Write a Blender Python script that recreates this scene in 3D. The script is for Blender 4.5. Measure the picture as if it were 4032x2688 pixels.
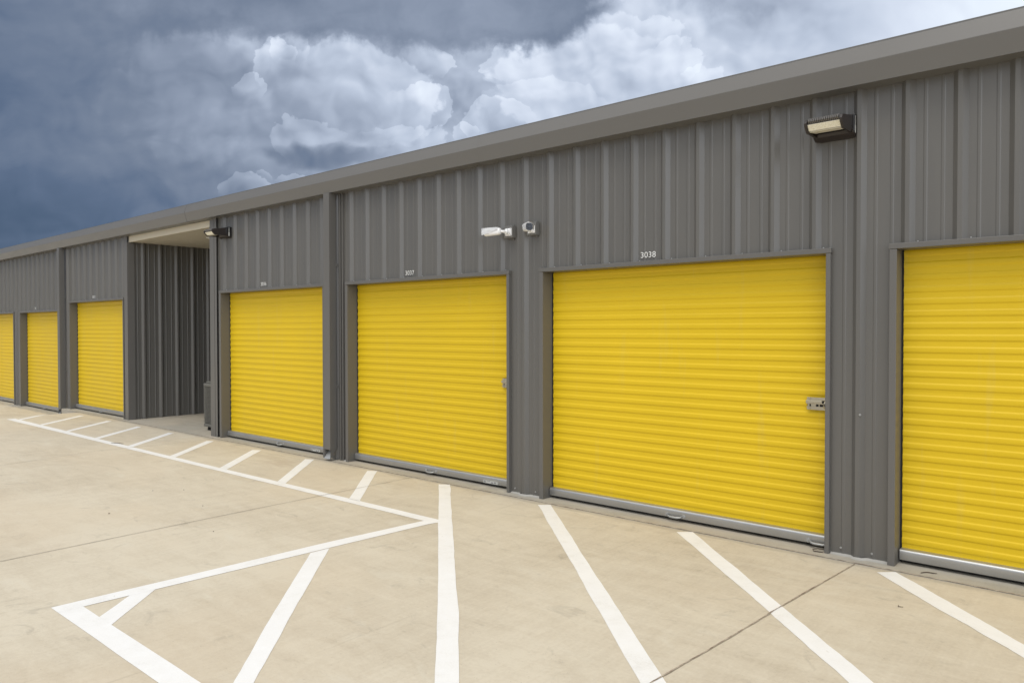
import bpy, bmesh, math, random
from mathutils import Vector, Matrix, noise

for o in list(bpy.data.objects): bpy.data.objects.remove(o, do_unlink=True)
SC = bpy.context.scene
COL = SC.collection
R = random.Random(7)

# ------------------------------------------------------------------ camera
YAW, PITCH, ROLL = 0.7103, 0.0167, -0.0011
cd = bpy.data.cameras.new("camera"); cam = bpy.data.objects.new("camera", cd); COL.objects.link(cam)
cy, sy, cp, sp = math.cos(YAW), math.sin(YAW), math.cos(PITCH), math.sin(PITCH)
F = Vector((-sy*cp, cy*cp, -sp)); RR = Vector((cy, sy, 0)); UU = RR.cross(F)
R2 = RR*math.cos(ROLL) + UU*math.sin(ROLL); U2 = R2.cross(F)
cam.matrix_world = Matrix(((R2.x, U2.x, -F.x, 0), (R2.y, U2.y, -F.y, -5.5097), (R2.z, U2.z, -F.z, 1.621), (0, 0, 0, 1)))
cd.sensor_width = 36; cd.lens = 2893.0/4032*36; cd.clip_start = 0.05; cd.clip_end = 2000
SC.camera = cam
SC.cycles.max_bounces = 7; SC.cycles.diffuse_bounces = 4; SC.cycles.glossy_bounces = 3

# ------------------------------------------------------------------ view + sun
SC.view_settings.view_transform = 'Standard'; SC.view_settings.look = 'None'
SC.view_settings.exposure = 0.17; SC.view_settings.gamma = 1.0
SUN_DIR = Vector((0.06, -0.46, 1.0)).normalized()
SUN_EL = math.asin(SUN_DIR.z); SUN_ROT = math.atan2(SUN_DIR.x, SUN_DIR.y)
sd = bpy.data.lights.new("sun", 'SUN'); so = bpy.data.objects.new("sun", sd); COL.objects.link(so)
sd.energy = 1.15; sd.angle = math.radians(26); sd.color = (1.0, 0.96, 0.90)
so.rotation_euler = SUN_DIR.to_track_quat('Z', 'Y').to_euler(); so.location = (4, -8, 12)

# ------------------------------------------------------------------ world: storm sky
W = bpy.data.worlds.new("World"); SC.world = W; W.use_nodes = True
NT = W.node_tree; NT.nodes.clear()
class G:
    """tiny expression builder for shader maths"""
    def __init__(s, nt, dim='3D'): s.nt = nt; s.dim = dim
    def put(s, sock, v):
        if hasattr(v, 'links') or isinstance(v, bpy.types.NodeSocket): s.nt.links.new(v, sock)
        else: sock.default_value = v
    def m(s, op, a, b=0.0, c=None, clamp=False):
        n = s.nt.nodes.new('ShaderNodeMath'); n.operation = op; n.use_clamp = clamp
        s.put(n.inputs[0], a); s.put(n.inputs[1], b)
        if c is not None: s.put(n.inputs[2], c)
        return n.outputs[0]
    def add(s, a, b): return s.m('ADD', a, b)
    def sub(s, a, b): return s.m('SUBTRACT', a, b)
    def mul(s, a, b): return s.m('MULTIPLY', a, b)
    def mx(s, a, b): return s.m('MAXIMUM', a, b)
    def step(s, x, lo, hi, a=0.0, b=1.0, kind='SMOOTHSTEP'):
        n = s.nt.nodes.new('ShaderNodeMapRange'); n.interpolation_type = kind
        s.put(n.inputs[0], x); s.put(n.inputs[1], lo); s.put(n.inputs[2], hi); s.put(n.inputs[3], a); s.put(n.inputs[4], b)
        return n.outputs[0]
    def lerp(s, a, b, t): return s.add(s.mul(a, s.sub(1.0, t)), s.mul(b, t))
    def vec(s, x, y, z=0.0):
        n = s.nt.nodes.new('ShaderNodeCombineXYZ')
        for i, v in enumerate((x, y, z)): s.put(n.inputs[i], v)
        return n.outputs[0]
    def dot(s, a, b):
        n = s.nt.nodes.new('ShaderNodeVectorMath'); n.operation = 'DOT_PRODUCT'
        s.put(n.inputs[0], a); s.put(n.inputs[1], b); return n.outputs['Value']
    def noise(s, v, scale, detail=4, rough=0.5, dist=0.0, out='Fac', typ='FBM'):
        n = s.nt.nodes.new('ShaderNodeTexNoise'); n.noise_dimensions = s.dim; n.noise_type = typ; n.normalize = True
        s.put(n.inputs['Vector'], v); n.inputs['Scale'].default_value = scale; n.inputs['Detail'].default_value = detail
        n.inputs['Roughness'].default_value = rough; n.inputs['Distortion'].default_value = dist
        return n.outputs[out]
    def voro(s, v, scale, detail=3, rough=0.5, smooth=0.35):
        n = s.nt.nodes.new('ShaderNodeTexVoronoi'); n.voronoi_dimensions = '2D'; n.feature = 'SMOOTH_F1'; n.normalize = True
        s.put(n.inputs['Vector'], v); n.inputs['Scale'].default_value = scale
        n.inputs['Detail'].default_value = detail; n.inputs['Roughness'].default_value = rough
        n.inputs['Smoothness'].default_value = smooth
        return n.outputs['Distance']
    def ramp(s, f, stops, interp='LINEAR'):
        n = s.nt.nodes.new('ShaderNodeValToRGB'); n.color_ramp.interpolation = interp
        e = n.color_ramp.elements
        while len(e) < len(stops): e.new(0.5)
        for i, (p, c) in enumerate(stops): e[i].position = p; e[i].color = tuple(c) + (1,)
        s.put(n.inputs[0], f); return n.outputs[0]
    def mixc(s, f, a, b, mode='MIX'):
        n = s.nt.nodes.new('ShaderNodeMix'); n.data_type = 'RGBA'; n.blend_type = mode
        s.put(n.inputs[0], f); s.put(n.inputs[6], a if not isinstance(a, tuple) else tuple(a)+(1,)*(4-len(a)))
        s.put(n.inputs[7], b if not isinstance(b, tuple) else tuple(b)+(1,)*(4-len(b)))
        return n.outputs[2]
def lin(r, g, b):
    f = lambda c: (c/255/12.92) if c <= 10 else ((c/255+0.055)/1.055)**2.4
    return (f(r), f(g), f(b))

g = G(NT, '2D')
tc = NT.nodes.new('ShaderNodeTexCoord').outputs['Generated']
nrm = NT.nodes.new('ShaderNodeVectorMath'); nrm.operation = 'NORMALIZE'; NT.links.new(tc, nrm.inputs[0]); D = nrm.outputs[0]
dF = g.dot(D, (-sy, cy, 0.0)); dR = g.dot(D, (cy, sy, 0.0)); dZ = g.dot(D, (0, 0, 1.0))
den = g.mx(dF, 0.12)
S0 = g.m('DIVIDE', dR, den); T0 = g.m('DIVIDE', dZ, den)      # cloud coordinates of the north-west sky
def n2(ox, oy, s, t, scale, detail, rough, dist=0.0):
    return g.sub(g.noise(g.vec(g.add(s, ox), g.add(t, oy), 0.0), scale, detail, rough, dist), 0.5)
wx = g.mul(n2(0, 0, S0, T0, 9.0, 3, 0.5), 0.05); wy = g.mul(n2(7.3, 2.1, S0, T0, 9.0, 3, 0.5), 0.05)
S = g.add(S0, wx); T = g.add(T0, wy)
lobe = g.sub(g.voro(g.vec(S, g.mul(T, 1.1), 0.0), 26.0, 2.0, 0.6, 0.12), 0.42)
frill = n2(3.7, 9.1, S0, T0, 60.0, 4, 0.62)
soft = n2(21.0, 8.0, S0, g.mul(T0, 2.0), 2.6, 3, 0.45)
big = n2(11.0, 3.0, S, g.mul(T, 1.6), 5.0, 5, 0.5)
streak = n2(31.0, 1.0, g.mul(S, 0.8), g.mul(T, 2.4), 4.2, 5, 0.55)
def bl(ds, dt): return g.voro(g.vec(g.add(S, ds), g.mul(g.add(T, dt), 1.15), 0.0), 13.0, 2.0, 0.55, 0.3)
relief = g.sub(bl(0.010, 0.013), bl(0.0, 0.0))
mottle = n2(4.0, 6.0, S, T, 16.0, 5, 0.55)
f_s = g.step(S0, -0.72, 0.72, 0.0, 1.0, 'LINEAR')
base = g.ramp(f_s, [(0.0, (.20,)*3), (0.10, (.28,)*3), (0.22, (.44,)*3), (0.36, (.565,)*3), (0.52, (.64,)*3), (0.60, (.71,)*3), (0.70, (.78,)*3), (0.80, (.80,)*3), (1.0, (1.0,)*3)])
left = g.step(S0, -0.10, -0.55)
low = g.step(T0, 0.30, 0.12)
base = g.sub(base, g.mul(g.mul(left, low), 0.10))
base = g.sub(base, g.mul(g.mul(g.step(S0, -0.05, -0.40), g.step(T0, 0.27, 0.16)), 0.10))
mid = g.mul(g.step(S0, -0.66, -0.25, 0.35, 1.0), g.step(S0, 0.24, 0.50, 1.0, 0.30))
B = g.add(base, g.mul(mid, g.add(g.mul(big, 0.26), g.add(g.mul(mottle, 0.13), g.mul(relief, 0.42)))))
B = g.add(B, g.add(g.mul(soft, 0.10), g.mul(streak, g.mul(left, 0.30))))
def head(x, y, rx, ry, amp, dx, dy, fray=1.0, e0=1.04, e1=0.97):
    u = g.mul(g.sub(S, (x-1176)/1687.6), 1687.6/rx); v = g.mul(g.sub(T, (756-y)/1687.6), 1687.6/ry)
    k = fray*55.0/min(rx, ry)
    d = g.add(g.m('SQRT', g.add(g.mul(u, u), g.mul(v, v))), g.add(g.mul(lobe, 0.75*k), g.mul(frill, 0.32*k)))
    al = g.add(g.mul(u, dx), g.mul(v, dy))
    mk = g.mul(g.step(d, e0, e1), g.step(al, -0.75, 0.85))
    return g.mul(mk, g.add(amp, g.add(g.mul(lobe, -amp*0.55), g.mul(big, amp*0.5))))
HEADS = [(470, 150, 190, 70, .09, .1, .9, 1, 1.3, .6), (300, 215, 60, 55, .07, -.8, .5, 1, 1.25, .75), (455, 365, 110, 48, .06, .2, .9, 1, 1.3, .7),
         (800, 225, 195, 118, .13, .75, .55), (945, 243, 84, 50, .13, .9, .4), (985, 140, 66, 44, .13, .7, .6), (915, 322, 90, 46, .09, .5, .8),
         (635, 150, 52, 46, .13, -.5, .8), (672, 120, 42, 38, .12, -.2, .9), (565, 205, 42, 26, .12, .2, .9), (705, 330, 75, 58, .10, -.5, .8),
         (575, 437, 46, 17, .12, 0, 1), (672, 412, 52, 15, .12, 0, 1),
         (1375, 195, 232, 135, .12, -.8, .5), (1186, 155, 66, 50, .12, -.7, .6), (1142, 292, 76, 48, .12, -.5, .8), (1066, 312, 30, 22, .13, -.4, .9),
         (1250, 250, 120, 60, .06, -.3, .9), (1450, 95, 120, 62, .08, .2, .9), (1545, 140, 72, 52, .07, .5, .8), (1610, 200, 60, 40, .06, .6, .7)]
for h in HEADS: B = g.add(B, head(*h))
ex = g.m('DIVIDE', g.add(S, 0.255), 0.066); ey = g.m('DIVIDE', g.add(g.sub(T, 0.236), g.mul(mottle, 0.02)), 0.013)
sm = g.step(g.add(g.mul(ex, ex), g.mul(ey, ey)), 2.2, 0.0)
B = g.sub(B, g.mul(sm, 0.26))
# dark shelf of storm cloud along the top
edge = g.add(0.372, g.add(g.mul(g.m('POWER', g.mx(S0, 0.0), 2.0), 2.7), g.mul(g.m('POWER', g.m('ABSOLUTE', S0), 2.0), 0.13)))
rg = g.add(g.mul(n2(60.0, 5.0, S0, T0, 7.0, 6, 0.62), 0.085), g.add(g.mul(lobe, 0.026), g.mul(frill, 0.014)))
ed = g.sub(g.add(T0, rg), edge)
shelf = g.mul(g.step(ed, -0.014, 0.020), g.step(g.add(S0, g.add(g.mul(rg, 1.6), g.mul(frill, 0.03))), 0.18, 0.09))
shelfB = g.add(0.37, g.add(g.mul(big, 0.26), g.add(g.mul(soft, 0.34), g.mul(g.step(S0, -0.1, -0.6), -0.08))))
shelfB = g.add(shelfB, g.add(g.step(ed, 0.0, 0.035, -0.04, 0.03), g.add(g.mul(mottle, 0.16), g.mul(streak, 0.14))))
shelf = g.mul(shelf, g.step(S0, -0.66, -0.44, 0.35, 1.0))
B = g.lerp(B, shelfB, shelf)
veil = g.mul(g.mul(g.step(g.add(T0, g.mul(rg, 1.2)), 0.27, 0.36), g.step(g.add(S0, g.mul(rg, 0.8)), 0.20, 0.29)), g.step(S0, 0.60, 0.40))
B = g.sub(B, g.mul(veil, 0.13))
veil2 = g.mul(g.mul(g.step(g.add(T0, g.mul(rg, 1.0)), 0.405, 0.45), g.step(S0, 0.15, 0.22)), g.step(S0, 0.45, 0.30))
B = g.sub(B, g.mul(veil2, 0.13))
B = g.m('ADD', B, 0.0, clamp=True)
front = g.ramp(B, [(0.0, lin(70, 88, 113)), (0.15, lin(88, 104, 129)), (0.32, lin(115, 127, 147)), (0.5, lin(146, 157, 176)),
                   (0.68, lin(181, 192, 210)), (0.84, lin(211, 220, 235)), (1.0, lin(231, 240, 250))])
g.dim = '3D'; oc = g.noise(D, 2.2, 3, 0.5)
back = g.mixc(oc, lin(188, 198, 214), lin(246, 248, 252))
back = g.mixc(g.mul(g.step(g.dot(D, (-0.86, -0.50, 0.0)), 0.15, 0.85), g.step(dZ, 0.75, 0.25)), back, lin(104, 122, 148))
back = g.mixc(g.mul(g.step(dZ, 0.55, 0.20), 0.55), back, lin(140, 154, 176))
glow = g.mul(g.step(g.dot(D, (0.83, -0.52, 0.20)), 0.74, 0.97), g.step(dZ, 0.58, 0.32))
back = g.mixc(g.mul(glow, 0.72), back, (2.15, 2.30, 2.55))
sunny = g.step(g.dot(D, tuple(SUN_DIR)), 0.35, 1.0)
back = g.mixc(g.mul(sunny, 0.65), back, (1.50, 1.48, 1.44))
ff = g.step(dF, 0.10, 0.32); ff = g.mul(ff, g.step(dZ, 0.72, 0.42))
cloud = g.mixc(ff, back, front)
st = NT.nodes.new('ShaderNodeTexSky'); st.sky_type = 'NISHITA'; st.sun_disc = False
st.sun_elevation = SUN_EL; st.sun_rotation = SUN_ROT
STR = 0.1
sc_ = NT.nodes.new('ShaderNodeVectorMath'); sc_.operation = 'SCALE'; NT.links.new(cloud, sc_.inputs[0]); sc_.inputs[3].default_value = 1.0/STR
allsky = g.mixc(0.97, st.outputs[0], sc_.outputs[0])
bg = NT.nodes.new('ShaderNodeBackground'); NT.links.new(allsky, bg.inputs[0]); bg.inputs[1].default_value = STR
wo = NT.nodes.new('ShaderNodeOutputWorld'); NT.links.new(bg.outputs[0], wo.inputs[0])

W.cycles.sampling_method = 'MANUAL'; W.cycles.sample_map_resolution = 512

# ------------------------------------------------------------------ materials
def mat(name, col, rough=0.5, metal=0.0, spec=0.5, build=None):
    m = bpy.data.materials.new(name); m.use_nodes = True; nt = m.node_tree
    b = nt.nodes['Principled BSDF']
    b.inputs['Base Color'].default_value = (*col, 1); b.inputs['Roughness'].default_value = rough
    b.inputs['Metallic'].default_value = metal; b.inputs['Specular IOR Level'].default_value = spec
    if build: build(nt, b, G(nt))
    return m
def pos(nt): return nt.nodes.new('ShaderNodeNewGeometry').outputs['Position']
def scaled(nt, v, s):
    n = nt.nodes.new('ShaderNodeVectorMath'); n.operation = 'MULTIPLY'; nt.links.new(v, n.inputs[0]); n.inputs[1].default_value = s
    return n.outputs[0]
def bump(nt, b, h, strength, dist):
    n = nt.nodes.new('ShaderNodeBump'); n.inputs['Strength'].default_value = strength; n.inputs['Distance'].default_value = dist
    nt.links.new(h, n.inputs['Height']); nt.links.new(n.outputs[0], b.inputs['Normal'])
def painted(col, var=0.10, rough=0.42, oil=0.25, streak=(3, 3, 0.35)):
    def f(nt, b, g):
        P = pos(nt)
        n1 = g.noise(scaled(nt, P, streak), 2.0, 5, 0.6)
        n2 = g.noise(P, 90.0, 2, 0.5)
        k = g.add(1.0 - var*0.75, g.add(g.mul(n1, var), g.mul(n2, var*0.5)))
        v = nt.nodes.new('ShaderNodeVectorMath'); v.operation = 'SCALE'; v.inputs[0].default_value = col
        nt.links.new(k, v.inputs[3]); nt.links.new(v.outputs[0], b.inputs['Base Color'])
        nt.links.new(g.step(n1, 0.2, 0.8, rough-0.06, rough+0.08), b.inputs['Roughness'])
        bump(nt, b, g.add(g.noise(scaled(nt, P, (1.6, 1.6, 0.7)), 1.6, 2, 0.5), g.mul(n2, 0.012)), oil, 0.02)
    return f
M = {}
GREY = (0.120, 0.115, 0.105)
M['wall'] = mat('grey_wall_paint', GREY, build=painted(GREY, 0.12, 0.33), spec=0.65)
M['trim'] = mat('grey_trim_paint', (0.165, 0.158, 0.150), build=painted((0.130, 0.124, 0.114), 0.07, 0.38, 0.10))
M['fascia'] = mat('grey_fascia_paint', (0.185, 0.178, 0.168), build=painted((0.142, 0.137, 0.129), 0.06, 0.36, 0.12, (0.5, 2, 2)))
def yellowf(nt, b, g):
    P = pos(nt); oi = nt.nodes.new('ShaderNodeObjectInfo').outputs['Random']
    n1 = g.noise(scaled(nt, P, (0.5, 1, 6)), 2.0, 5, 0.6); n2 = g.noise(scaled(nt, P, (1.3, 1, 0.8)), 1.2, 5, 0.6)
    n3 = g.noise(scaled(nt, P, (5, 1, 0.5)), 2.0, 4, 0.6)
    k = g.add(0.90, g.add(g.mul(n1, 0.06), g.add(g.mul(n2, 0.08), g.mul(oi, 0.05))))
    v = nt.nodes.new('ShaderNodeVectorMath'); v.operation = 'SCALE'; v.inputs[0].default_value = (0.690, 0.474, 0.012); nt.links.new(k, v.inputs[3])
    c = g.mixc(g.mul(g.step(n3, 0.58, 0.74), 0.10), v.outputs[0], (0.55, 0.45, 0.20))
    spk = g.noise(P, 70.0, 2, 0.5); c = g.mixc(g.mul(g.step(spk, 0.76, 0.80), 0.35), c, (0.20, 0.14, 0.03))
    nt.links.new(c, b.inputs['Base Color']); nt.links.new(g.step(n2, 0.2, 0.8, 0.38, 0.52), b.inputs['Roughness'])
    bump(nt, b, g.noise(scaled(nt, P, (2.2, 1, 2.2)), 1.5, 2, 0.5), 0.10, 0.02)
M['yellow'] = mat('yellow_door_paint', (0.72, 0.47, 0.012), spec=0.32, build=yellowf)
M['galv'] = mat('galvanised_steel', (0.42, 0.43, 0.44), build=painted((0.40, 0.405, 0.40), 0.22, 0.42, 0.05, (2, 2, 2)), metal=0.55)
M['rail'] = mat('aluminium_rail', (0.45, 0.46, 0.46), build=painted((0.43, 0.435, 0.43), 0.16, 0.36, 0.03, (1.5, 2, 2)), metal=0.75)
M['zinc'] = mat('zinc_hardware', (0.52, 0.48, 0.38), 0.30, 0.9)
M['beige'] = mat('beige_soffit_paint', (0.56, 0.51, 0.40), build=painted((0.56, 0.51, 0.40), 0.06, 0.5, 0.05))
M['black'] = mat('black_lamp_housing', (0.016, 0.015, 0.015), 0.42)
M['fin'] = mat('bronze_fin_metal', (0.17, 0.16, 0.15), 0.35)
M['bronze'] = mat('dark_bronze_shell', (0.026, 0.020, 0.018), 0.42)
def led(nt, b, g):
    P = pos(nt); n = g.noise(P, 130.0, 2, 0.5)
    c = g.ramp(n, [(0.3, (0.72, 0.67, 0.50)), (0.7, (0.90, 0.87, 0.75))]); nt.links.new(c, b.inputs['Base Color'])
M['led'] = mat('cream_led_lens', (0.7, 0.64, 0.42), 0.3, build=led)
M['white'] = mat('white_plastic', (0.88, 0.88, 0.88), 0.35)
M['lens'] = mat('dark_glass', (0.008, 0.009, 0.014), 0.08)
M['iris'] = mat('blue_grey_lens', (0.022, 0.025, 0.032), 0.12)
M['boxgrey'] = mat('junction_box_grey', (0.15, 0.145, 0.135), 0.45)
M['number'] = mat('white_vinyl', (0.74, 0.74, 0.72), 0.45)
M['sticker'] = mat('paper_sticker', (0.47, 0.47, 0.44), 0.6)
M['ink'] = mat('grey_ink', (0.22, 0.22, 0.21), 0.7)
M['dark'] = mat('interior_dark', (0.02, 0.02, 0.02), 0.9)
M['sealant'] = mat('grey_sealant', (0.36, 0.35, 0.32), 0.8)
M['rubber_shade'] = mat('black_rubber_and_shade', (0.012, 0.011, 0.011), 0.8)  # real rubber on seals and feet; painted gap shade on the door guides
M['acgrey'] = mat('ac_cabinet_paint', (0.135, 0.130, 0.112), 0.5)
M['twig'] = mat('dry_twig', (0.07, 0.05, 0.035), 0.9)
M['stone'] = mat('small_stone', (0.06, 0.055, 0.05), 0.9)
M['leaf'] = mat('dry_leaf', (0.12, 0.09, 0.05), 0.8)

def concrete(cols, fine=1.0, wet=False):
    def f(nt, b, g):
        P = pos(nt)
        n1 = g.noise(scaled(nt, P, (0.55, 0.8, 1)), 1.0, 6, 0.55, 0.4)
        n2 = g.noise(scaled(nt, P, (1.6, 5.0, 1)), 1.5, 6, 0.62, 0.6)
        n2b = g.noise(scaled(nt, P, (5.0, 1.2, 1)), 2.4, 5, 0.6, 0.5)
        n3 = g.noise(P, 42.0, 6, 0.68)
        n4 = g.noise(scaled(nt, P, (60, 2.2, 1)), 1.0, 3, 0.6)
        k = g.add(g.mul(n1, 0.36), g.add(g.mul(n2, 0.26), g.add(g.mul(n2b, 0.16), g.add(g.mul(n3, 0.24*fine), g.mul(n4, 0.08)))))
        k = g.step(k, 0.38, 0.62, 0.0, 1.0, 'LINEAR')
        c = g.ramp(k, [(0.0, cols[0]), (0.5, cols[1]), (1.0, cols[2])])
        # smudges and pinholes
        s1 = g.noise(scaled(nt, P, (2.2, 3.4, 1)), 1.3, 7, 0.7, 1.2)
        c = g.mixc(g.mul(g.step(s1, 0.57, 0.72), 0.34), c, (0.25, 0.225, 0.18))
        hue = g.noise(scaled(nt, P, (0.35, 0.6, 1)), 1.0, 4, 0.5, 0.5)
        c = g.mixc(g.mul(g.step(hue, 0.45, 0.65), 0.30), c, (0.56, 0.465, 0.335))
        pale = g.noise(scaled(nt, P, (1.1, 2.3, 1)), 1.7, 6, 0.66, 0.9)
        c = g.mixc(g.mul(g.step(pale, 0.55, 0.70), 0.30), c, (0.60, 0.56, 0.46))
        ph = g.noise(P, 75.0, 2, 0.6); c = g.mixc(g.mul(g.step(ph, 0.68, 0.75), 0.45), c, (0.16, 0.14, 0.11))
        if wet:      # damp dirty fringe along the slab joint
            sx = nt.nodes.new('ShaderNodeSeparateXYZ'); nt.links.new(P, sx.inputs[0])
            e = g.add(sx.outputs[1], g.mul(g.sub(g.noise(scaled(nt, P, (1.4, 5, 1)), 1.6, 5, 0.6), 0.5), 0.22))
            c = g.mixc(g.mul(g.step(e, -0.235, -0.165), 0.42), c, (0.27, 0.245, 0.20))
            dx = g.add(sx.outputs[0], 7.95); dy = g.mul(g.add(sx.outputs[1], 0.62), 1.6)
            rr = g.add(g.m('SQRT', g.add(g.mul(dx, dx), g.mul(dy, dy))), g.mul(g.sub(n2, 0.5), 0.9))
            c = g.mixc(g.mul(g.step(rr, 0.42, 0.05), 0.30), c, (0.33, 0.235, 0.15))
            # trowel drags running out from the doors
            dr = g.noise(scaled(nt, P, (26, 0.5, 1)), 1.0, 3, 0.55); dm = g.noise(scaled(nt, P, (0.8, 0.6, 1)), 1.0, 3, 0.5)
            c = g.mixc(g.mul(g.mul(g.step(dr, 0.60, 0.68), g.step(dm, 0.52, 0.62)), 0.22), c, (0.30, 0.26, 0.19))
        nt.links.new(c, b.inputs['Base Color'])
        bump(nt, b, g.add(n3, g.mul(n4, 0.5)), 0.22, 0.006)
    return f
M['pave'] = mat('broomed_concrete', (0.5, 0.45, 0.36), 0.78, spec=0.3,
                build=concrete([(0.405, 0.348, 0.262), (0.505, 0.443, 0.340), (0.575, 0.515, 0.405)], wet=True))
M['slab'] = mat('smooth_slab_concrete', (0.33, 0.30, 0.24), 0.7, spec=0.3,
                build=concrete([(0.290, 0.268, 0.222), (0.360, 0.334, 0.280), (0.415, 0.388, 0.330)], 0.6))
def paintf(nt, b, g):
    P = pos(nt); n = g.noise(P, 8.0, 7, 0.68); n2 = g.noise(P, 110.0, 3, 0.6); n3 = g.noise(scaled(nt, P, (2, 2, 1)), 1.5, 4, 0.5)
    c = g.ramp(g.add(g.mul(n, 0.45), g.add(g.mul(n2, 0.25), g.mul(n3, 0.3))), [(0.30, (0.63, 0.61, 0.565)), (0.46, (0.745, 0.735, 0.71)), (0.62, (0.78, 0.775, 0.76))])
    wear = g.step(g.add(g.mul(g.noise(P, 24.0, 6, 0.72), 0.7), g.mul(n, 0.3)), 0.615, 0.68)
    c = g.mixc(g.mul(wear, 0.55), c, (0.47, 0.42, 0.33)); nt.links.new(c, b.inputs['Base Color'])
    bump(nt, b, n2, 0.15, 0.003)
M['paint'] = mat('white_road_paint', (0.74, 0.73, 0.70), 0.62, build=paintf)
def jointf(nt, b, g):
    P = pos(nt); n = g.noise(P, 14.0, 5, 0.7)
    c = g.ramp(n, [(0.38, (0.16, 0.115, 0.08)), (0.62, (0.44, 0.375, 0.29))]); nt.links.new(c, b.inputs['Base Color'])
M['joint'] = mat('joint_filler', (0.15, 0.12, 0.09), 0.9, build=jointf)
M['crack'] = mat('saw_cut_grey', (0.19, 0.165, 0.135), 0.9)  # plain grey-brown tone of the thin control joints

# ------------------------------------------------------------------ mesh helpers
class MB:
    def __init__(s): s.bm = bmesh.new()
    def face(s, pts, smooth=False):
        f = s.bm.faces.new([s.bm.verts.new(p) for p in pts]); f.smooth = smooth; return f
    def box(s, x0, x1, y0, y1, z0, z1, bev=0.0, M4=None):
        r = bmesh.ops.create_cube(s.bm, size=1.0)
        vs = r['verts']
        for v in vs: v.co = Vector(((x0+x1)/2 + v.co.x*(x1-x0), (y0+y1)/2 + v.co.y*(y1-y0), (z0+z1)/2 + v.co.z*(z1-z0)))
        if bev:
            es = list({e for v in vs for e in v.link_edges})
            r2 = bmesh.ops.bevel(s.bm, geom=es, offset=bev, segments=2, affect='EDGES', profile=0.5)
            vs = list({v for f in r2['faces'] for v in f.verts} | {v for v in vs if v.is_valid})
        if M4 is not None:
            for v in vs: v.co = M4 @ v.co
        return vs
    def prism(s, prof, x0, x1, smooth=False, caps=True):
        """closed (y,z) outline run along x"""
        a = [s.bm.verts.new((x0, y, z)) for y, z in prof]; b = [s.bm.verts.new((x1, y, z)) for y, z in prof]
        n = len(prof)
        for i in range(n):
            f = s.bm.faces.new((a[i], a[(i+1) % n], b[(i+1) % n], b[i])); f.smooth = smooth
        if caps: s.bm.faces.new(a[::-1]); s.bm.faces.new(b)
        return a+b
    def sheet(s, rows, smooth=True):
        vv = [[s.bm.verts.new(p) for p in r] for r in rows]
        for i in range(len(vv)-1):
            for j in range(len(vv[i])-1):
                f = s.bm.faces.new((vv[i][j], vv[i][j+1], vv[i+1][j+1], vv[i+1][j])); f.smooth = smooth
    def cyl(s, p0, p1, r0, r1=None, n=20, smooth=True, caps=True):
        p0, p1 = Vector(p0), Vector(p1); r1 = r0 if r1 is None else r1
        q = (p1-p0).to_track_quat('Z', 'Y')
        ring = lambda p, r: [s.bm.verts.new(p + q @ Vector((r*math.cos(2*math.pi*i/n), r*math.sin(2*math.pi*i/n), 0))) for i in range(n)]
        a, b = ring(p0, r0), ring(p1, r1)
        for i in range(n):
            f = s.bm.faces.new((a[i], a[(i+1) % n], b[(i+1) % n], b[i])); f.smooth = smooth
        if caps: s.bm.faces.new(a[::-1]); s.bm.faces.new(b)
        return a+b
    def tube(s, pts, r, n=8):
        pts = [Vector(p) for p in pts]; rings = []
        for i, p in enumerate(pts):
            d = (pts[min(i+1, len(pts)-1)] - pts[max(i-1, 0)]).normalized(); q = d.to_track_quat('Z', 'Y')
            rr = r[i] if isinstance(r, (list, tuple)) else r
            rings.append([s.bm.verts.new(p + q @ Vector((rr*math.cos(2*math.pi*k/n), rr*math.sin(2*math.pi*k/n), 0))) for k in range(n)])
        for a, b in zip(rings, rings[1:]):
            for k in range(n):
                f = s.bm.faces.new((a[k], a[(k+1) % n], b[(k+1) % n], b[k])); f.smooth = True
        s.bm.faces.new(rings[0][::-1]); s.bm.faces.new(rings[-1])
    def build(s, name, m, parent=None, normals=True):
        if normals: bmesh.ops.recalc_face_normals(s.bm, faces=s.bm.faces)
        me = bpy.data.meshes.new(name); s.bm.to_mesh(me); s.bm.free(); me.materials.append(m)
        o = bpy.data.objects.new(name, me); COL.objects.link(o)
        if parent is not None: o.parent = parent
        return o
def tag(o, label=None, cat=None, group=None, kind=None):
    for k, v in (('label', label), ('category', cat), ('group', group), ('kind', kind)):
        if v: o[k] = v
    return o
def empty(name, loc=(0, 0, 0)):
    o = bpy.data.objects.new(name, None); o.location = loc; o.empty_display_size = 0.2; COL.objects.link(o); return o
def children(o): return [c for c in bpy.data.objects if c.parent == o]
def copy_tree(o, parent=None):
    c = o.copy(); COL.objects.link(c)
    if parent is not None: c.parent = parent
    for k in children(o): copy_tree(k, c)
    return c

# ------------------------------------------------------------------ ground
DROP = -0.155
def gz(x):      # the apron falls away past the crest near the far units
    t = min(max((-15.75 - x)/1.35, 0), 1); t = t*t*(3-2*t); return DROP*t
m = MB()
xs = [-400, -60, -30, -20, -18, -17.2, -17.1] + [-17.05 + 0.1*i for i in range(14)] + [-15.7, -15.4, -14, -10, -6, -3, 0, 4, 10, 30, 100, 400]
ys = [-400, -100, -30, -12, -8, -6, -4, -3, -2, -1, -0.135]
m.sheet([[(x, y, gz(x)) for x in xs] for y in ys], True)
m.sheet([[(-400, y, DROP), (-40.01, y, DROP)] for y in (-0.135, 400)])
m.sheet([[(12.01, y, 0), (400, y, 0)] for y in (-0.135, 400)])
m.sheet([[(x, y, DROP) for x in (-40.01, 12.01)] for y in (14.01, 400)])
pave = tag(m.build('pavement', M['pave'], normals=False), kind='structure')
m = MB()
def slabbox(x0, x1, z):
    m.box(x0, x1, -0.125, 14.0, z-0.3, z, 0.0)
slabbox(-16.86, 12.0, 0.004); slabbox(-40.0, -16.862, DROP+0.004)
slab = tag(m.build('floor_slab', M['slab']), kind='structure')

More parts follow.
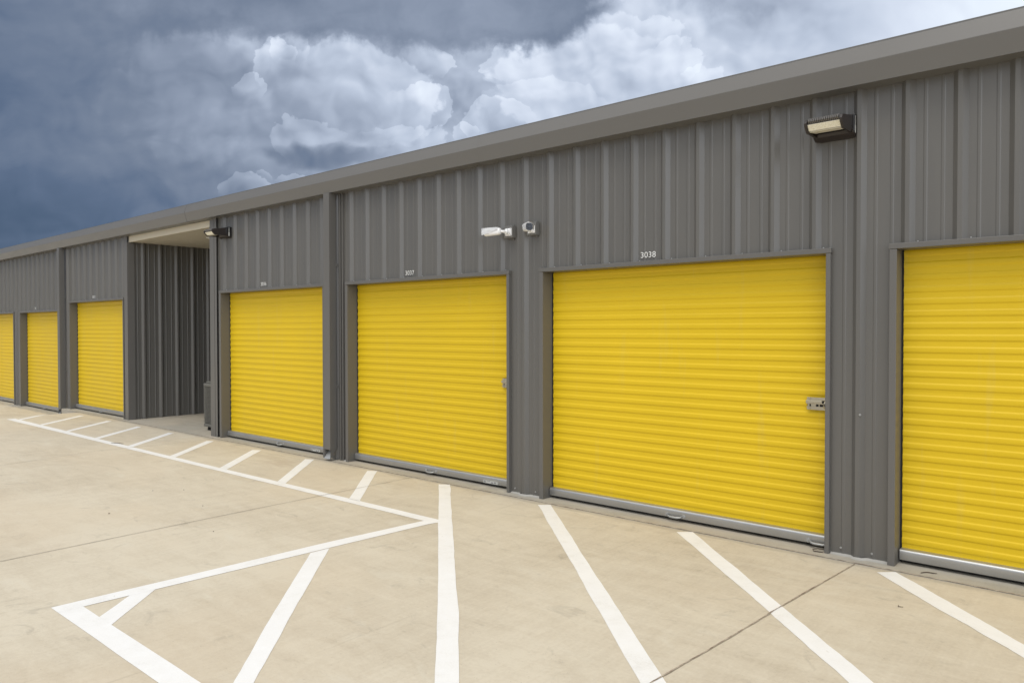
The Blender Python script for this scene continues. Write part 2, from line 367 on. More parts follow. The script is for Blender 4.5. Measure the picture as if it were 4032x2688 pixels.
def ribbon(pts_l, pts_r, z, mname, name, jit=0.004, seg=0.12, seed=0):
    """painted or filled strip between two edge lines, with slightly uneven edges"""
    L = max((Vector(pts_l[0])-Vector(pts_l[-1])).length, (Vector(pts_r[0])-Vector(pts_r[-1])).length)
    n = max(2, int(L/seg)); rows = []
    def at(pl, t):
        k = t*(len(pl)-1); i = min(int(k), len(pl)-2); f = k-i
        return Vector(pl[i]).lerp(Vector(pl[i+1]), f)
    for i in range(n+1):
        t = i/n; a, b = at(pts_l, t), at(pts_r, t); d = (b-a).normalized()
        if 0 < i < n or True:
            a = a + d*jit*(noise.noise(Vector((t*L*2.3, seed*3.7, 0)))*1.3 + R.uniform(-.35, .35))
            b = b + d*jit*(noise.noise(Vector((t*L*2.3, seed*3.7, 5)))*1.3 + R.uniform(-.35, .35))
        mid = [a.lerp(b, q) for q in (0, .5, 1)]
        rows.append([(p.x, p.y, gz(p.x)+z) for p in mid])
    mb = MB(); mb.sheet(rows, False)
    return mb.build(name, M[mname], pave)
V2 = lambda x, y: (x, y, 0)
Z1, Z2 = 0.0018, 0.0042
stripes = []
def stripe(l, r, z=Z1, jit=0.004):
    stripes.append(ribbon([V2(*p) for p in l], [V2(*p) for p in r], z, 'paint', 'painted_stripe', jit, seed=len(stripes)))
# long border line in front of the doors, then the two sides of the loading box
stripe([(-15.60, -1.415), (-9.3, -1.345), (-4.60, -1.300)], [(-15.60, -1.275), (-9.3, -1.245), (-4.43, -1.190)])
stripe([(-4.578, -1.195), (-4.615, -1.34), (-4.70, -2.20), (-4.82, -4.035)], [(-4.452, -1.195), (-4.50, -1.34), (-4.57, -2.30), (-4.705, -4.035)], jit=.003, z=.0022)
stripe([(-4.704, -4.035), (1.5, -4.02)], [(-4.704, -3.906), (1.5, -3.90)], jit=.003)
# the diagonal hatching
hat = [((-16.45, -.30), (-15.42, -1.274), (-16.38, -.22), (-15.28, -1.274)),
       ((-15.22, -.34), (-14.30, -1.268), (-15.12, -.29), (-14.16, -1.266)),
       ((-13.98, -.32), (-13.09, -1.262), (-13.86, -.28), (-12.95, -1.260)),
       ((-12.77, -.30), (-11.91, -1.256), (-12.66, -.27), (-11.76, -1.254)),
       ((-11.62, -.29), (-10.73, -1.252), (-11.51, -.25), (-10.58, -1.250)),
       ((-10.34, -.31), (-9.46, -1.245), (-10.23, -.26), (-9.31, -1.243)),
       ((-9.09, -.31), (-8.20, -1.235), (-8.97, -.245), (-8.04, -1.233)),
       ((-7.94, -.25), (-6.99, -1.222), (-7.83, -.19), (-6.84, -1.221)),
       ((-6.74, -.22), (-5.76, -1.211), (-6.64, -.16), (-5.60, -1.210))]
for a, b, c, d in hat: stripe([a, b], [c, d])
stripe([(-5.575, -.205), (-4.48, -1.25), (-3.07, -2.60), (-1.75, -3.897)], [(-5.475, -.135), (-4.38, -1.19), (-2.96, -2.54), (-1.60, -3.897)], jit=.005, z=.0026)
stripe([(-4.228, -.23), (-2.985, -1.405), (-1.73, -2.60), (-.45, -3.897)], [(-4.135, -.155), (-2.90, -1.33), (-1.64, -2.52), (-.30, -3.897)], jit=.005)
stripe([(-2.815, -.22), (-1.61, -1.38), (-1.0, -1.98), (.95, -3.897)], [(-2.72, -.135), (-1.52, -1.31), (-.92, -1.90), (1.10, -3.897)], jit=.005)
stripe([(-1.335, -.235), (-.838, -.745), (-.42, -1.15), (2.3, -3.8)], [(-1.238, -.145), (-.765, -.635), (-.34, -1.07), (2.4, -3.7)], jit=.005)
stripe([(-4.572, -2.44), (-3.64, -3.35), (-3.05, -3.905)], [(-4.562, -2.285), (-3.74+.10, -3.20), (-2.92, -3.905)], jit=.005)
stripe([(-4.692, -3.636), (-4.455, -3.905)], [(-4.680, -3.49), (-4.285, -3.905)], jit=.004)
# control joints
def jline(pts, w, mname, seed, jit=.002):
    l = [V2(x-w/2, y) for x, y in pts]; r = [V2(x+w/2, y) for x, y in pts]
    return ribbon(l, r, Z2, mname, 'control_joint', jit, 0.05, seed)
jline([(-6.06, -.15), (-6.075, -2.2), (-6.05, -4.0), (-6.05, -9)], .006, 'crack', 91, .0012)
jline([(-1.495, -.15), (-1.59, -1.23), (-1.63, -1.81), (-1.70, -2.6), (-1.75, -9)], .0075, 'joint', 92, .003)
jline([(-10.48, -.15), (-10.46, -.86), (-10.60, -1.7), (-10.3, -3.0), (-10.3, -9)], .006, 'crack', 93, .0012)
l = [V2(x, -.136) for x in (-16.8, 12)]; r = [V2(x, -.121) for x in (-16.8, 12)]
ribbon(l, r, Z2, 'joint', 'control_joint', .004, .05, 94)

# ------------------------------------------------------------------ the building
B0 = empty('storage_building')
tag(B0, 'long low charcoal grey metal storage building with yellow roll-up doors and a sloping eave', 'building')
ZS = 3.287                                                   # soffit height
# doors: opening left, opening right, floor height, number
DOORS = [(-22.83, -20.232, DROP, None), (-19.732, -17.15, DROP, '3011'), (-16.585, -13.972, 0, '3012'),
         (-10.43, -7.86, 0, '3036'), (-7.345, -4.778, 0, '3037'), (-4.320, -1.735, 0, '3038'), (-1.272, 1.31, 0, None)]
RC, RP = -1.213, 0.3048
def pts_profile(x0, x1, ph=RC):
    """x and depth of the ribbed panel between x0 and x1"""
    key = [(-.044, 0), (-.0135, .032), (.0135, .032), (.044, 0), (.088, 0), (.094, .0032), (.108, .0032), (.114, 0),
           (.191, 0), (.197, .0032), (.211, .0032), (.217, 0)]
    allp = []
    k0 = int((x0-ph)/RP)-2; k1 = int((x1-ph)/RP)+2
    for k in range(k0, k1+1):
        for dx, d in key: allp.append((ph+k*RP+dx, d))
    def dep(x):
        for (a, da), (b, db) in zip(allp, allp[1:]):
            if a <= x <= b: return da + (db-da)*(x-a)/max(b-a, 1e-9)
        return 0
    return [(x0, dep(x0))] + [(x, d) for x, d in allp if x0+1e-4 < x < x1-1e-4] + [(x1, dep(x1))]
m = MB()
def wallseg(x0, x1, z0, z1):
    pr = pts_profile(x0, x1)
    m.sheet([[(x, -d, z) for x, d in pr] for z in (z0, z1)], False)
cuts = []
HD = 2.162
for xl, xr, dz, nm in DOORS: cuts.append((xl-.02, xr+.015, HD+.02+dz))
cuts.append((-13.77, -10.735, None))
cuts.sort(); cur = -40.0
for a, b, z in cuts:
    wallseg(cur, a, (DROP if cur < -16.9 else 0)+.006, ZS+.02)
    if z is not None: wallseg(a, b, z, ZS+.02)
    cur = b
wallseg(cur, 12.0, .006, ZS+.02)
m.build('wall', M['wall'], B0, normals=False)
# closed back, ends, roof and dark unit interiors
for bx in ((-40.0, 12.0, 13.9, 14.0, DROP, 3.3), (-40.0, -39.9, .01, 13.899, DROP, 3.3), (11.9, 12.0, .01, 13.899, 0, 3.3)):
    m = MB(); m.box(*bx); m.build('wall', M['wall'], B0)
m = MB(); m.prism([(-.125, 3.50), (14.15, 3.86), (14.15, 3.93), (-.125, 3.56)], -40.2, 12.2)
m.build('roof', M['fascia'], B0)
m = MB()
for x in (-16.86, -13.9, -10.62, -7.6, -4.56, -1.51, 1.52): m.box(x-.03, x+.03, .13, 4.2, DROP, 3.25)
m.box(-40, -13.95, 4.2, 4.25, DROP, 3.28); m.box(-10.6, 12, 4.2, 4.25, 0, 3.28)
m.build('partition_wall', M['dark'], B0)
# alcove: ribbed side walls, back wall
def alcwall(xp, sgn, y0, y1):
    mb = MB(); pr = pts_profile(y0, y1, .255)
    mb.sheet([[(xp+sgn*d, y, z) for y, d in pr] for z in (.006, 3.2)], False)
    return mb.build('alcove_wall', M['wall'], B0, normals=False)
alcwall(-13.782, 1, .075, 4.0); alcwall(-10.735, -1, .06, 4.0)
mb = MB(); mb.sheet([[(x, 4.0-d, z) for x, d in pts_profile(-13.78, -10.74)] for z in (.006, 3.2)], False); mb.build('alcove_wall', M['wall'], B0, normals=False)
m = MB()
rows = []
y = .035
while y < 4.0:
    rows += [(y, 3.185), (y+.125, 3.185), (y+.132, 3.1825), (y+.148, 3.1825), (y+.155, 3.185)]; y += .155
m.sheet([[(x, yy, zz) for yy, zz in rows] for x in (-13.775, -10.742)], False)
m.build('alcove_ceiling', M['beige'], B0)
m = MB(); m.box(-13.765, -10.745, -.004, .033, 3.178, 3.284, .003); m.build('ceiling_beam', M['beige'], B0)
# corner trims of the alcove
def corner(xa, xb, xs0, xs1, z0=.004):
    mb = MB()
    mb.box(xa, xb, -.036, -.033, z0, ZS, .0); mb.box(min(xs0, xs1), max(xs0, xs1), -.0365, .088, z0, 3.178)
    return mb.build('corner_trim', M['trim'], B0)
corner(-13.895, -13.7605, -13.760, -13.754); corner(-10.7475, -10.548, -10.754, -10.748)
mb = MB(); mb.box(-10.618, -10.613, -.0375, -.0362, .01, 3.27); mb.build('trim_seam', M['dark'], B0)

# eave: built-up gutter in four lengths
GUT = [(.0, ZS), (-.128, 3.292), (-.1285, 3.296), (-.164, 3.424), (-.164, 3.428), (-.132, 3.545), (-.10, 3.552), (0, 3.50)]
for i, (a, b) in enumerate(((-40.2, -19.6), (-19.6, -11.28), (-11.28, -5.05), (-5.05, 12.2))):
    o = .0025*(i % 2)
    mb = MB()
    prof = [(y-(o if y < -.05 else 0), z-(o if z < 3.3 else 0)) for y, z in GUT]
    mb.prism(prof, a+.0015, b-.0015)
    mb.build('gutter', M['fascia'], B0)
for x in (-19.9, -18.3, -16.1, -13.2, -11.6, -11.15, -9.4, -5.08):
    mb = MB(); mb.box(x-.014, x+.014, -.122, -.108, 3.547, 3.556, .002); mb.build('roof_clip', M['galv'], B0)

# door frames and doors
PER = .0826
FR = [0, .10, .20, .30, .38, .42, .45, .48, .51, .54, .60, .68, .76, .84, .89, .92, .95, .98]
def hcurt(f):
    def s(x): x = min(max(x, 0), 1); return x*x*(3-2*x)
    return .0045*min(s((f-.39)/.14), s((1.0-f)/.14)) + .0009*math.sin(math.pi*min(max((f-.50)/.42, 0), 1))
def door(xl, xr, dz, num, idx):
    def one(name, mname, par, *bx):
        q = MB(); q.box(*bx); return q.build(name, M[mname], par)
    frame = one('door_frame', 'trim', B0, xl-.050, xr+.036, -.0425, .118, HD+dz, HD+dz+.037, .003)
    one('jamb', 'trim', frame, xl-.046, xl, -.040, .118, dz+.004, HD+dz-.001, .003)
    one('jamb', 'trim', frame, xr, xr+.032, -.040, .118, dz+.004, HD+dz-.001, .003)
    one('door_guide', 'rubber_shade', frame, xl+.001, xl+.010, .106, .150, dz+.005, HD+dz-.002)  # guides coloured black to paint in the shade of the gap beside the curtain
    one('door_guide', 'rubber_shade', frame, xr-.010, xr-.001, .106, .150, dz+.005, HD+dz-.002)
    x = RC + RP*math.ceil((xl-.03-RC)/RP); first = None
    while x < xr+.03:
        if first is None:
            q = MB(); q.cyl((0, 0, .040), (0, 0, .046), .006, .004, 8); first = sc1 = q.build('screw_head', M['galv'], frame)
        else:
            sc1 = first.copy(); COL.objects.link(sc1)
        sc1.location = (x+.062, -.013, HD+dz); x += RP
    # curtain
    rows = []; nx = 20; z0 = dz+.098; zt = HD+dz+.05; z = z0; n = 0
    zs = []
    while z < zt:
        for f in FR: zs.append((z+PER*f, f))
        z += PER
    for zz, f in zs:
        row = []
        for i in range(nx+1):
            x = xl+.012 + (xr-xl-.024)*i/nx
            w = .0016*noise.noise(Vector((x*1.7, zz*2.2, idx*9.1)))
            seam = -.0018 if abs(((zz-z0) % (PER*6.5)) - .02) < .004 else 0
            row.append((x, .112-hcurt(f)-w-seam, zz))
        rows.append(row)
    cm = MB(); cm.sheet(rows, True)
    d = cm.build('roll_up_door', M['yellow'], B0, normals=False)
    # bottom bar
    arc = [(.075-.020*math.cos(q), dz+.084+.020*math.sin(q)) for q in [math.pi/2*i/7 for i in range(8)]]
    rp = [(.125, dz+.030), (.062, dz+.030), (.057, dz+.033), (.055, dz+.037)] + arc + [(.125, dz+.1045)]
    bmh = MB(); vs = bmh.prism(rp, xl+.009, xr-.009, True)
    bar = bmh.build('bottom_rail', M['rail'], d)
    bar.data.set_sharp_from_angle(angle=math.radians(30))
    sl = MB(); sl.box(xl+.012, xr-.012, .108, .120, dz+.014, dz+.0295); sl.build('weather_seal', M['rubber_shade'], d)
    return frame, d, bar
def handle(xc, z, d):
    mb = MB(); w = .078
    for s in (-1, 1):
        mb.cyl((xc+s*w, .0555, z), (xc+s*w, .050, z), .017, .016, 20); mb.cyl((xc+s*w, .0505, z), (xc+s*w, .046, z), .006, .004, 10)
    mb.tube([(xc-w+.012, .050, z-.004), (xc-w+.025, .034, z-.009), (xc-.03, .026, z-.012), (xc+.03, .026, z-.012), (xc+w-.025, .034, z-.009), (xc+w-.012, .050, z-.004)], [.008, .008, .009, .009, .008, .008], 10)
    return mb.build('handle', M['galv'], d)
def latch(x0, z0, d, w=.150):
    mb = MB(); y = .094
    pl = MB(); pl.box(x0+.002, x0+w, y+.0005, y+.003, z0-.046, z0+.046); plate = pl.build('latch_plate', M['dark'], d)
    mb.box(x0, x0+w, y-.004, y, z0-.046, z0-.028, .001); mb.box(x0, x0+w, y-.004, y, z0+.024, z0+.046, .001)
    mb.box(x0-.004, x0+w*.76, y-.020, y-.0045, z0+.004, z0+.026, .003); mb.box(x0-.004, x0+w, y-.007, y-.0042, z0-.004, z0+.0035, .001)
    mb.box(x0, x0+w, y-.014, y-.0045, z0-.0275, z0-.021, .001)
    mb.box(x0+.006, x0+.018, y-.005, y-.0005, z0-.020, z0-.0045); mb.box(x0+.03, x0+.066, y-.006, y-.0005, z0-.020, z0-.0045)
    mb.box(x0+.085, x0+.092, y-.005, y-.0005, z0-.020, z0-.0045)
    for zz in (.035, -.037): mb.cyl((x0+.022, y-.0035, z0+zz), (x0+.022, y-.009, z0+zz), .007, .005, 12)
    mb.tube([(x0+w-.012, y-.012, z0+.022), (x0+w-.022, y-.022, z0+.005), (x0+w-.024, y-.024, z0-.012), (x0+w-.012, y-.014, z0-.034)], .006, 8)
    return mb.build('latch', M['zinc'], d)
def sticker(x0, x1, z, bar):
    mb = MB(); mb.box(x0, x1, .0536, .0546, z-.016, z+.016); s = mb.build('sticker', M['sticker'], bar)
    # grey smudged blocks where the print is too small to read
    return s
def text(num, xc, z, dz):
    cu = bpy.data.curves.new('number', 'FONT'); cu.body = num; cu.size = .0705; cu.align_x = 'CENTER'; cu.extrude = .0006; cu.space_character = 1.04
    t = bpy.data.objects.new('number', cu); COL.objects.link(t)
    dg = bpy.context.evaluated_depsgraph_get(); me = bpy.data.meshes.new_from_object(t.evaluated_get(dg)); bpy.data.objects.remove(t)
    me.materials.clear(); me.materials.append(M['number'])
    o = bpy.data.objects.new('unit_number', me); COL.objects.link(o); o.parent = B0
    o.matrix_local = Matrix.Translation((xc, -.0062, z)) @ Matrix.Rotation(math.pi/2, 4, 'X') @ Matrix.Diagonal((1.04, 1, 1, 1))
    tag(o, 'white unit number %s above its door' % num)
XN = {'3011': -18.735, '3012': -15.386, '3036': -9.292, '3037': -6.245, '3038': -3.205}
for i, (xl, xr, dz, num) in enumerate(DOORS):
    fr, d, bar = door(xl, xr, dz, num, i)
    xc = (xl+xr)/2
    if i != 6: handle({3: -8.99, 4: -5.975, 5: -2.978}.get(i, xc+.06), dz+.055, bar)
    if num: text(num, XN[num], 2.229+dz, dz)
    if i == 5: latch(-1.906, 1.066, d); handle(-1.80, dz+.052, bar)
    if i == 4: latch(-4.945, 1.075, d)
    if i in (3, 4):
        sticker(xr-.40, xr-.20, dz+.050, bar)
        mb = MB()
        x = xr-.39
        for w, h, oz in ((.022, .02, 0), (.05, .006, .009), (.03, .014, -.004), (.026, .016, 0)):
            mb.box(x, x+w, .0530, .0535, dz+.050+oz-h/2, dz+.050+oz+h/2); x += w+.012
        mb.build('sticker_print', M['ink'], bar)

# downspouts with kicked-out feet
def downspout(x0, x1, dz, ztop=ZS+.004):
    yb, yf = -.046, -.140; t = .002
    mb = MB()
    zl, zo = dz+.032, dz+.142
    mb.box(x0, x1, yf-t, yf, zo, ztop)                                   # front
    for x in (x0, x1):                                                    # sides, cut on the slant
        s = t if x == x0 else -t
        a = [(yb, dz+.150), (yf, zl), (yf, ztop), (yb, ztop)]
        va = [mb.bm.verts.new((x, y, z)) for y, z in a]; vb = [mb.bm.verts.new((x+s, y, z)) for y, z in a]
        mb.bm.faces.new(va); mb.bm.faces.new(vb[::-1])
        for i in range(4): mb.bm.faces.new((va[i], vb[i], vb[(i+1) % 4], va[(i+1) % 4]))
    mb.box(x0+t, x1-t, yb-t, yb, dz+.152, ztop)
    o = mb.build('downspout', M['trim'], B0)
    pl = MB(); pl.prism([(yb-.003, dz+.150), (yf-.012, zl-.004), (yf-.012, zl-.001), (yb-.003, dz+.153)], x0+t+.001, x1-t-.001)
    pl.build('outlet', M['galv'], o)
    for z in (dz+.9, dz+2.4):
        st = MB(); st.box(x0-.012, x1+.012, yb+.002, yb+.016, z, z+.03); st.build('strap', M['trim'], o)
downspout(-7.682, -7.562, 0); downspout(-16.957, -16.832, DROP)
for x in (-7.512, -7.462):
    mb = MB(); mb.box(x-.009, x+.009, -.026, -.001, .004, ZS-.002, .002); mb.build('edge_trim', M['trim'], B0)
for x in (-16.80, -16.755):
    mb = MB(); mb.box(x-.009, x+.009, -.026, -.001, .004, ZS-.002, .002); mb.build('edge_trim', M['trim'], B0)
# fixings low on the wall piers
for x, z in ((-1.632, .055), (-1.425, .052), (-1.50, 1.02), (-4.70, .05), (-4.44, .05)):
    yy = -.033 if abs(x+1.5) < .01 else 0
    mb = MB(); mb.cyl((x, yy, z), (x, yy-.006, z), .009, .007, 10); mb.build('wall_screw', M['galv'], B0)

for x0, x1 in ((-4.742, -4.37), (-1.70, -1.32), (-7.46, -7.395)):
    mb = MB(); n = 14; rows = []
    for i in range(n+1):
        x = x0 + (x1-x0)*i/n; w = .010*noise.noise(Vector((x*9, 3.1, 0)))
        yb = -.03 if abs(((x-RC+RP/2) % RP) - RP/2) < .045 else 0
        rows.append([(x, yb-.001, .016+w*.5), (x, yb-.016-w, .010), (x, yb-.026-w*1.5, .0045)])
    mb.sheet(rows, True); mb.build('base_sealant', M['sealant'], B0)

# ------------------------------------------------------------------ wall lights
def wall_light(xc):
    L = empty('wall_light', (xc, 0, 3.04))
    zz = 3.04; w = .140; wh = .117
    def sub(mb, name, m, parent):      # mesh authored in world z/y, shifted to the light's base
        for v in mb.bm.verts: v.co.z -= zz
        return mb.build(name, m, parent)
    mb = MB(); mb.box(-w, w, -.062, -.001, 2.985, 3.120, .008); mb.box(-w+.01, w-.01, -.09, -.0625, 3.02, 3.112, .01)
    box = sub(mb, 'wall_box', M['black'], L)
    mb = MB(); mb.prism([(-.001, 2.962), (-.03, 2.964), (-.075, 2.984), (-.088, 3.005), (-.084, 3.008), (-.0635, 2.992), (-.001, 2.9845)], -w+.004, w-.004)
    sub(mb, 'lower_shell', M['bronze'], L)
    head = MB()
    arm = [(-.062, 2.985), (-.20, 2.985), (-.252, 2.984), (-.290, 3.020), (-.300, 3.042), (-.292, 3.064), (-.262, 3.074), (-.16, 3.090), (-.062, 3.112)]
    for s in (-1, 1): head.prism(arm, s*wh-.009, s*wh+.009)
    head.prism([(-.09, 3.05), (-.13, 3.014), (-.249, 3.001), (-.282, 3.036), (-.286, 3.046), (-.262, 3.056), (-.15, 3.075), (-.09, 3.085)], -wh+.009, wh-.009)
    hd = sub(head, 'lamp_head', M['bronze'], L)
    fins = MB()
    n = 17
    for i in range(n):
        x = -wh+.02 + (2*wh-.04)*i/(n-1)
        fins.prism([(-.284, 3.040), (-.300, 3.052), (-.297, 3.066), (-.280, 3.076), (-.22, 3.086), (-.12, 3.092), (-.12, 3.078), (-.26, 3.058)], x-.0026, x+.0026)
    sub(fins, 'cooling_fins', M['fin'], hd)
    for name, a, b in (('led_panel', (-.2835, 3.0345), (-.2515, 2.9985)), ('led_panel', (-.246, 2.9955), (-.135, 3.0075))):
        d = Vector((b[0]-a[0], b[1]-a[1])).normalized(); nn = Vector((d.y, -d.x))
        if nn.y > 0: nn = -nn
        p = MB(); q = [Vector(a), Vector(b), Vector(b)+nn*.005, Vector(a)+nn*.005]
        p.prism([(v.x, v.y) for v in q], -wh+.0105, wh-.0105); sub(p, name, M['led'], hd)
    mb = MB(); mb.box(w+.0005, w+.0015, -.052, -.044, 3.04, 3.105); mb.box(w+.0005, w+.0017, -.058, -.040, 2.985, 3.039)
    sub(mb, 'rating_label', M['sticker'], box)
    return L
L1 = tag(wall_light(-1.679), 'large black finned flood light with cream lens high above the right end of 3038', 'wall light', 'flood lights under the eave')
L2 = copy_tree(L1); L2.location.x = -10.287
L2['label'] = 'black flood light on the wall corner beside the open alcove, left of 3036'

# ------------------------------------------------------------------ security cameras
def jbox(parent, x0, x1, z0, z1):
    mb = MB(); mb.box(x0, x1, -.060, -.001, z0, z1, .004)
    xc = (x0+x1)/2 + .03
    for z in (z0-.006, z1+.006): mb.box(xc-.008, xc+.008, -.020, -.001, z-.010, z+.010, .003); 
    return mb.build('junction_box', M['boxgrey'], parent)
def bullet(name, base, direction, length, pitch, flip, label):
    o = empty(name, base)
    return o
def bullet_body(parent, joint, d, up=Vector((0, 0, 1)), length=.195, r=.040):
    d = Vector(d).normalized(); side = d.cross(up).normalized(); u = side.cross(d)
    j = Vector(joint)
    def ring(t, w, h, off, n=28, p=2.7):
        out = []
        for i in range(n):
            a = 2*math.pi*i/n; c, s_ = math.cos(a), math.sin(a)
            out.append(j + d*t + side*(w*math.copysign(abs(c)**(2/p), c)) + u*(h*math.copysign(abs(s_)**(2/p), s_)+off))
        return out
    mb = MB()
    secs = [(0.0, .018, .018, 0), (.006, .028, .028, .0), (.02, .032, .034, .0), (.10, .035, .037, .0), (length-.012, .038, .039, .0), (length-.008, .036, .037, 0)]
    rings = [[mb.bm.verts.new(p) for p in ring(*s_)] for s_ in secs]
    for a, b in zip(rings, rings[1:]):
        for i in range(28):
            f = mb.bm.faces.new((a[i], a[(i+1) % 28], b[(i+1) % 28], b[i])); f.smooth = True
    mb.bm.faces.new(rings[0][::-1]); mb.bm.faces.new(rings[-1])
    body = mb.build('camera_body', M['white'], parent)
    # sun hood: open shell round the top that overhangs the face
    mb = MB(); rows = []
    for t, k in ((.022, 1.05), (length*.6, 1.07), (length+.016, 1.10)):
        w, h = .037*k, .040*k; row = []
        a0 = 18 - 46*(t/length)
        for i in range(19):
            a = math.radians(a0 + (180-2*a0)*i/18); c, s_ = math.cos(a), math.sin(a)
            row.append(j + d*t + side*(w*math.copysign(abs(c)**(.66), c)) + u*(h*math.copysign(abs(s_)**(.66), s_)))
        rows.append(row)
    mb.sheet(rows, True)
    geo = bmesh.ops.solidify(mb.bm, geom=mb.bm.faces[:], thickness=.0025)
    mb.build('sun_hood', M['white'], body)
    mb = MB(); rr = [[mb.bm.verts.new(p) for p in ring(t, w, h, 0)] for t, w, h in ((length-.0075, .0335, .0345), (length-.002, .0325, .0335))]
    for i in range(28): mb.bm.faces.new((rr[0][i], rr[0][(i+1) % 28], rr[1][(i+1) % 28], rr[1][i]))
    mb.bm.faces.new(rr[0][::-1]); mb.bm.faces.new(rr[1]); mb.build('face_glass', M['lens'], body)
    mb = MB(); mb.cyl(j+d*(length-.0018), j+d*(length+.001), .0165, .015, 24); mb.build('lens', M['iris'], body)
    return body
# first camera, side on
C1 = tag(empty('security_camera', (-4.735, 0, 2.572)), 'white bullet security camera seen side on, pointing left along the wall', 'security camera', 'security cameras on the wall above the doors')
def local(o, base):
    for c in ([o] if o.type == 'MESH' else []) : pass
jb = jbox(C1, -4.792, -4.682, 2.513, 2.631)
mb = MB()
mb.box(-4.772, -4.690, -.067, -.0605, 2.533, 2.607, .006)
mb.cyl((-4.727, -.066, 2.571), (-4.727, -.088, 2.571), .031, .029, 24); mb.cyl((-4.727, -.088, 2.571), (-4.732, -.112, 2.571), .025, .019, 24)
mb.tube([(-4.731, -.108, 2.571), (-4.736, -.128, 2.571), (-4.746, -.142, 2.572), (-4.765, -.150, 2.574)], [.016, .014, .012, .011], 14)
mb.build('mount_bracket', M['white'], C1)
bullet_body(C1, (-4.752, -.148, 2.574), (-.93, -.30, -.035), length=.175)
for dx, dz in ((-.035, .028), (.030, .028), (-.035, -.028), (.030, -.028)):
    mb = MB(); mb.cyl((-4.731+dx, -.0668, 2.57+dz), (-4.731+dx, -.0685, 2.57+dz), .0045, .004, 10); mb.build('bracket_screw', M['boxgrey'], C1)
# second camera, facing out
C2 = tag(empty('security_camera', (-4.440, 0, 2.575)), 'white bullet security camera facing out with its black round lens showing', 'security camera', 'security cameras on the wall above the doors')
jbox(C2, -4.498, -4.386, 2.518, 2.640)
mb = MB()
mb.box(-4.478, -4.398, -.067, -.0605, 2.535, 2.607, .006)
mb.cyl((-4.440, -.066, 2.566), (-4.440, -.086, 2.566), .030, .028, 24); mb.tube([(-4.440, -.086, 2.566), (-4.447, -.105, 2.570), (-4.455, -.122, 2.576)], [.020, .016, .013], 14)
mb.build('mount_bracket', M['white'], C2)
bullet_body(C2, (-4.462, -.128, 2.578), (.84, -.545, -.02), length=.135)
for c in (C1, C2):          # meshes were authored in world space: re-base them under their empty
    for ch in children(c):
        ch.matrix_parent_inverse = Matrix.Translation(-c.location)

# ------------------------------------------------------------------ things in the alcove
AL = tag(empty('ceiling_light', (-11.99, .63, 3.177)), 'small round white light on the beige alcove ceiling beside the corner', 'ceiling light')
mb = MB(); mb.cyl((0, 0, 0), (0, 0, -.012), .088, .084, 32); mb.build('rim', M['white'], AL)
mb = MB(); mb.cyl((0, 0, -.0125), (0, 0, -.019), .068, .055, 32); mb.build('diffuser', M['number'], AL)
A = tag(empty('air_conditioner', (-11.19, .50, .004)), 'grey outdoor air conditioner with louvred sides, half hidden in the alcove', 'air conditioner')
hw = .29
mb = MB(); mb.box(-hw, hw, -hw, hw, .06, .11, .012); mb.box(-hw, hw, -hw, hw, .70, .755, .015); mb.box(-hw+.03, hw-.03, -hw+.03, hw-.03, .756, .785, .012)
for sx in (-1, 1):
    for sy_ in (-1, 1): mb.box(sx*(hw-.028)-.02, sx*(hw-.028)+.02, sy_*(hw-.028)-.02, sy_*(hw-.028)+.02, .11, .70, .012)
mb.build('cabinet', M['acgrey'], A)
mb = MB(); mb.box(-hw+.03, hw-.03, -hw+.03, hw-.03, .112, .698); mb.build('coil', M['dark'], A)
mb = MB()
for i in range(29):
    z = .125+.0200*i
    mb.box(-hw+.01, hw-.01, -hw+.002, -hw+.012, z, z+.009); mb.box(-hw+.01, hw-.01, hw-.012, hw-.002, z, z+.009)
    mb.box(-hw+.002, -hw+.012, -hw+.01, hw-.01, z, z+.009); mb.box(hw-.012, hw-.002, -hw+.01, hw-.01, z, z+.009)
for i in range(1, 14):
    x = -hw+2*hw*i/14
    mb.box(x-.006, x+.006, -hw+.0125, -hw+.018, .112, .698); mb.box(-hw+.0125, -hw+.018, x-.006, x+.006, .112, .698)
mb.build('louvre_grille', M['acgrey'], A)
for sx in (-1, 1):
    for sy_ in (-1, 1):
        mb = MB(); mb.cyl((sx*.22, sy_*.22, 0), (sx*.22, sy_*.22, .06), .035, .03, 14); mb.build('foot', M['rubber_shade'], A)

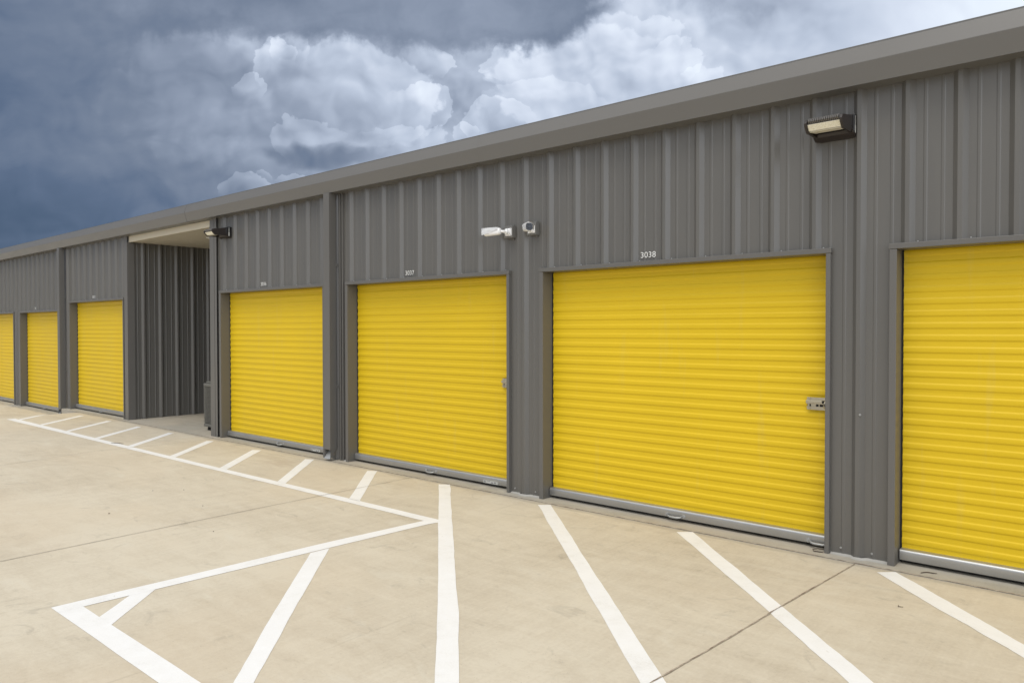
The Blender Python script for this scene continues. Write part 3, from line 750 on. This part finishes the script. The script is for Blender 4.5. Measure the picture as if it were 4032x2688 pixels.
# ------------------------------------------------------------------ litter on the ground
def twig(x, y, ang, L, r, label, z=.004, bend=.02, name='twig', cat='twig'):
    mb = MB(); d = Vector((math.cos(ang), math.sin(ang), 0)); s = Vector((-d.y, d.x, 0))
    pts = [d*(L*(t-.5)) + s*(bend*math.sin(math.pi*t)*(1 if t < .6 else .6)) + Vector((0, 0, r)) for t in (0, .25, .5, .75, 1)]
    mb.tube(pts, [r*.7, r, r, r*.9, r*.5], 7); o = mb.build(name, M['twig'], None); o.location = (x, y, z+gz(x)); return tag(o, label, cat)
twig(-11.05, -1.27, .35, .24, .004, 'thin dark twig lying along the far white border line')
twig(-1.06, -.055, .55, .10, .0035, 'short bent twig on the slab in front of the rightmost door', .005)
twig(-1.06, -.80, 2.6, .035, .002, 'tiny reddish twig on bare concrete between the two right hand stripes')
mb = MB(); mb.tube([(-1.74, -.035, .006), (-1.80, -.06, .012), (-1.815, -.04, .016), (-1.79, -.012, .02), (-1.745, .004, .016)], .0032, 8)
tag(mb.build('wire_scrap', M['twig']), 'bent dark wire scrap at the foot of the right jamb of 3038', 'wire')
def pebble(x, y, r, label):
    mb = MB(); bmesh.ops.create_icosphere(mb.bm, subdivisions=2, radius=r)
    for v in mb.bm.verts: v.co = Vector((v.co.x*1.2, v.co.y, v.co.z*.6)) * (1+.3*noise.noise(v.co*60))
    o = mb.build('pebble', M['stone']); o.location = (x, y, r*.5); return tag(o, label, 'pebble', 'specks lying on the open concrete')
PEB = 'small dark pebble on the open concrete left of the V of painted lines'
for x, y in ((-7.35, -2.06), (-7.55, -2.28), (-6.55, -2.26), (-5.65, -2.62)): pebble(x, y, .0045, PEB)
mb = MB(); rows = []
for i in range(7):
    t = i/6; w = .012*math.sin(math.pi*min(max(t, .04), .96)); a = 2.4*t
    c = Vector((.024*math.cos(a), .024*math.sin(a), .004+.006*math.sin(math.pi*t)))
    rows.append([c + Vector((0, 0, 0)), c + Vector((w*math.cos(a), w*math.sin(a), .006))])
mb.sheet(rows, True); lf = mb.build('leaf', M['leaf']); lf.scale = (.6, .6, .6); lf.location = (-6.9, -2.95, 0); tag(lf, 'curled dry leaf alone on the concrete beside the long thin joint', 'leaf')
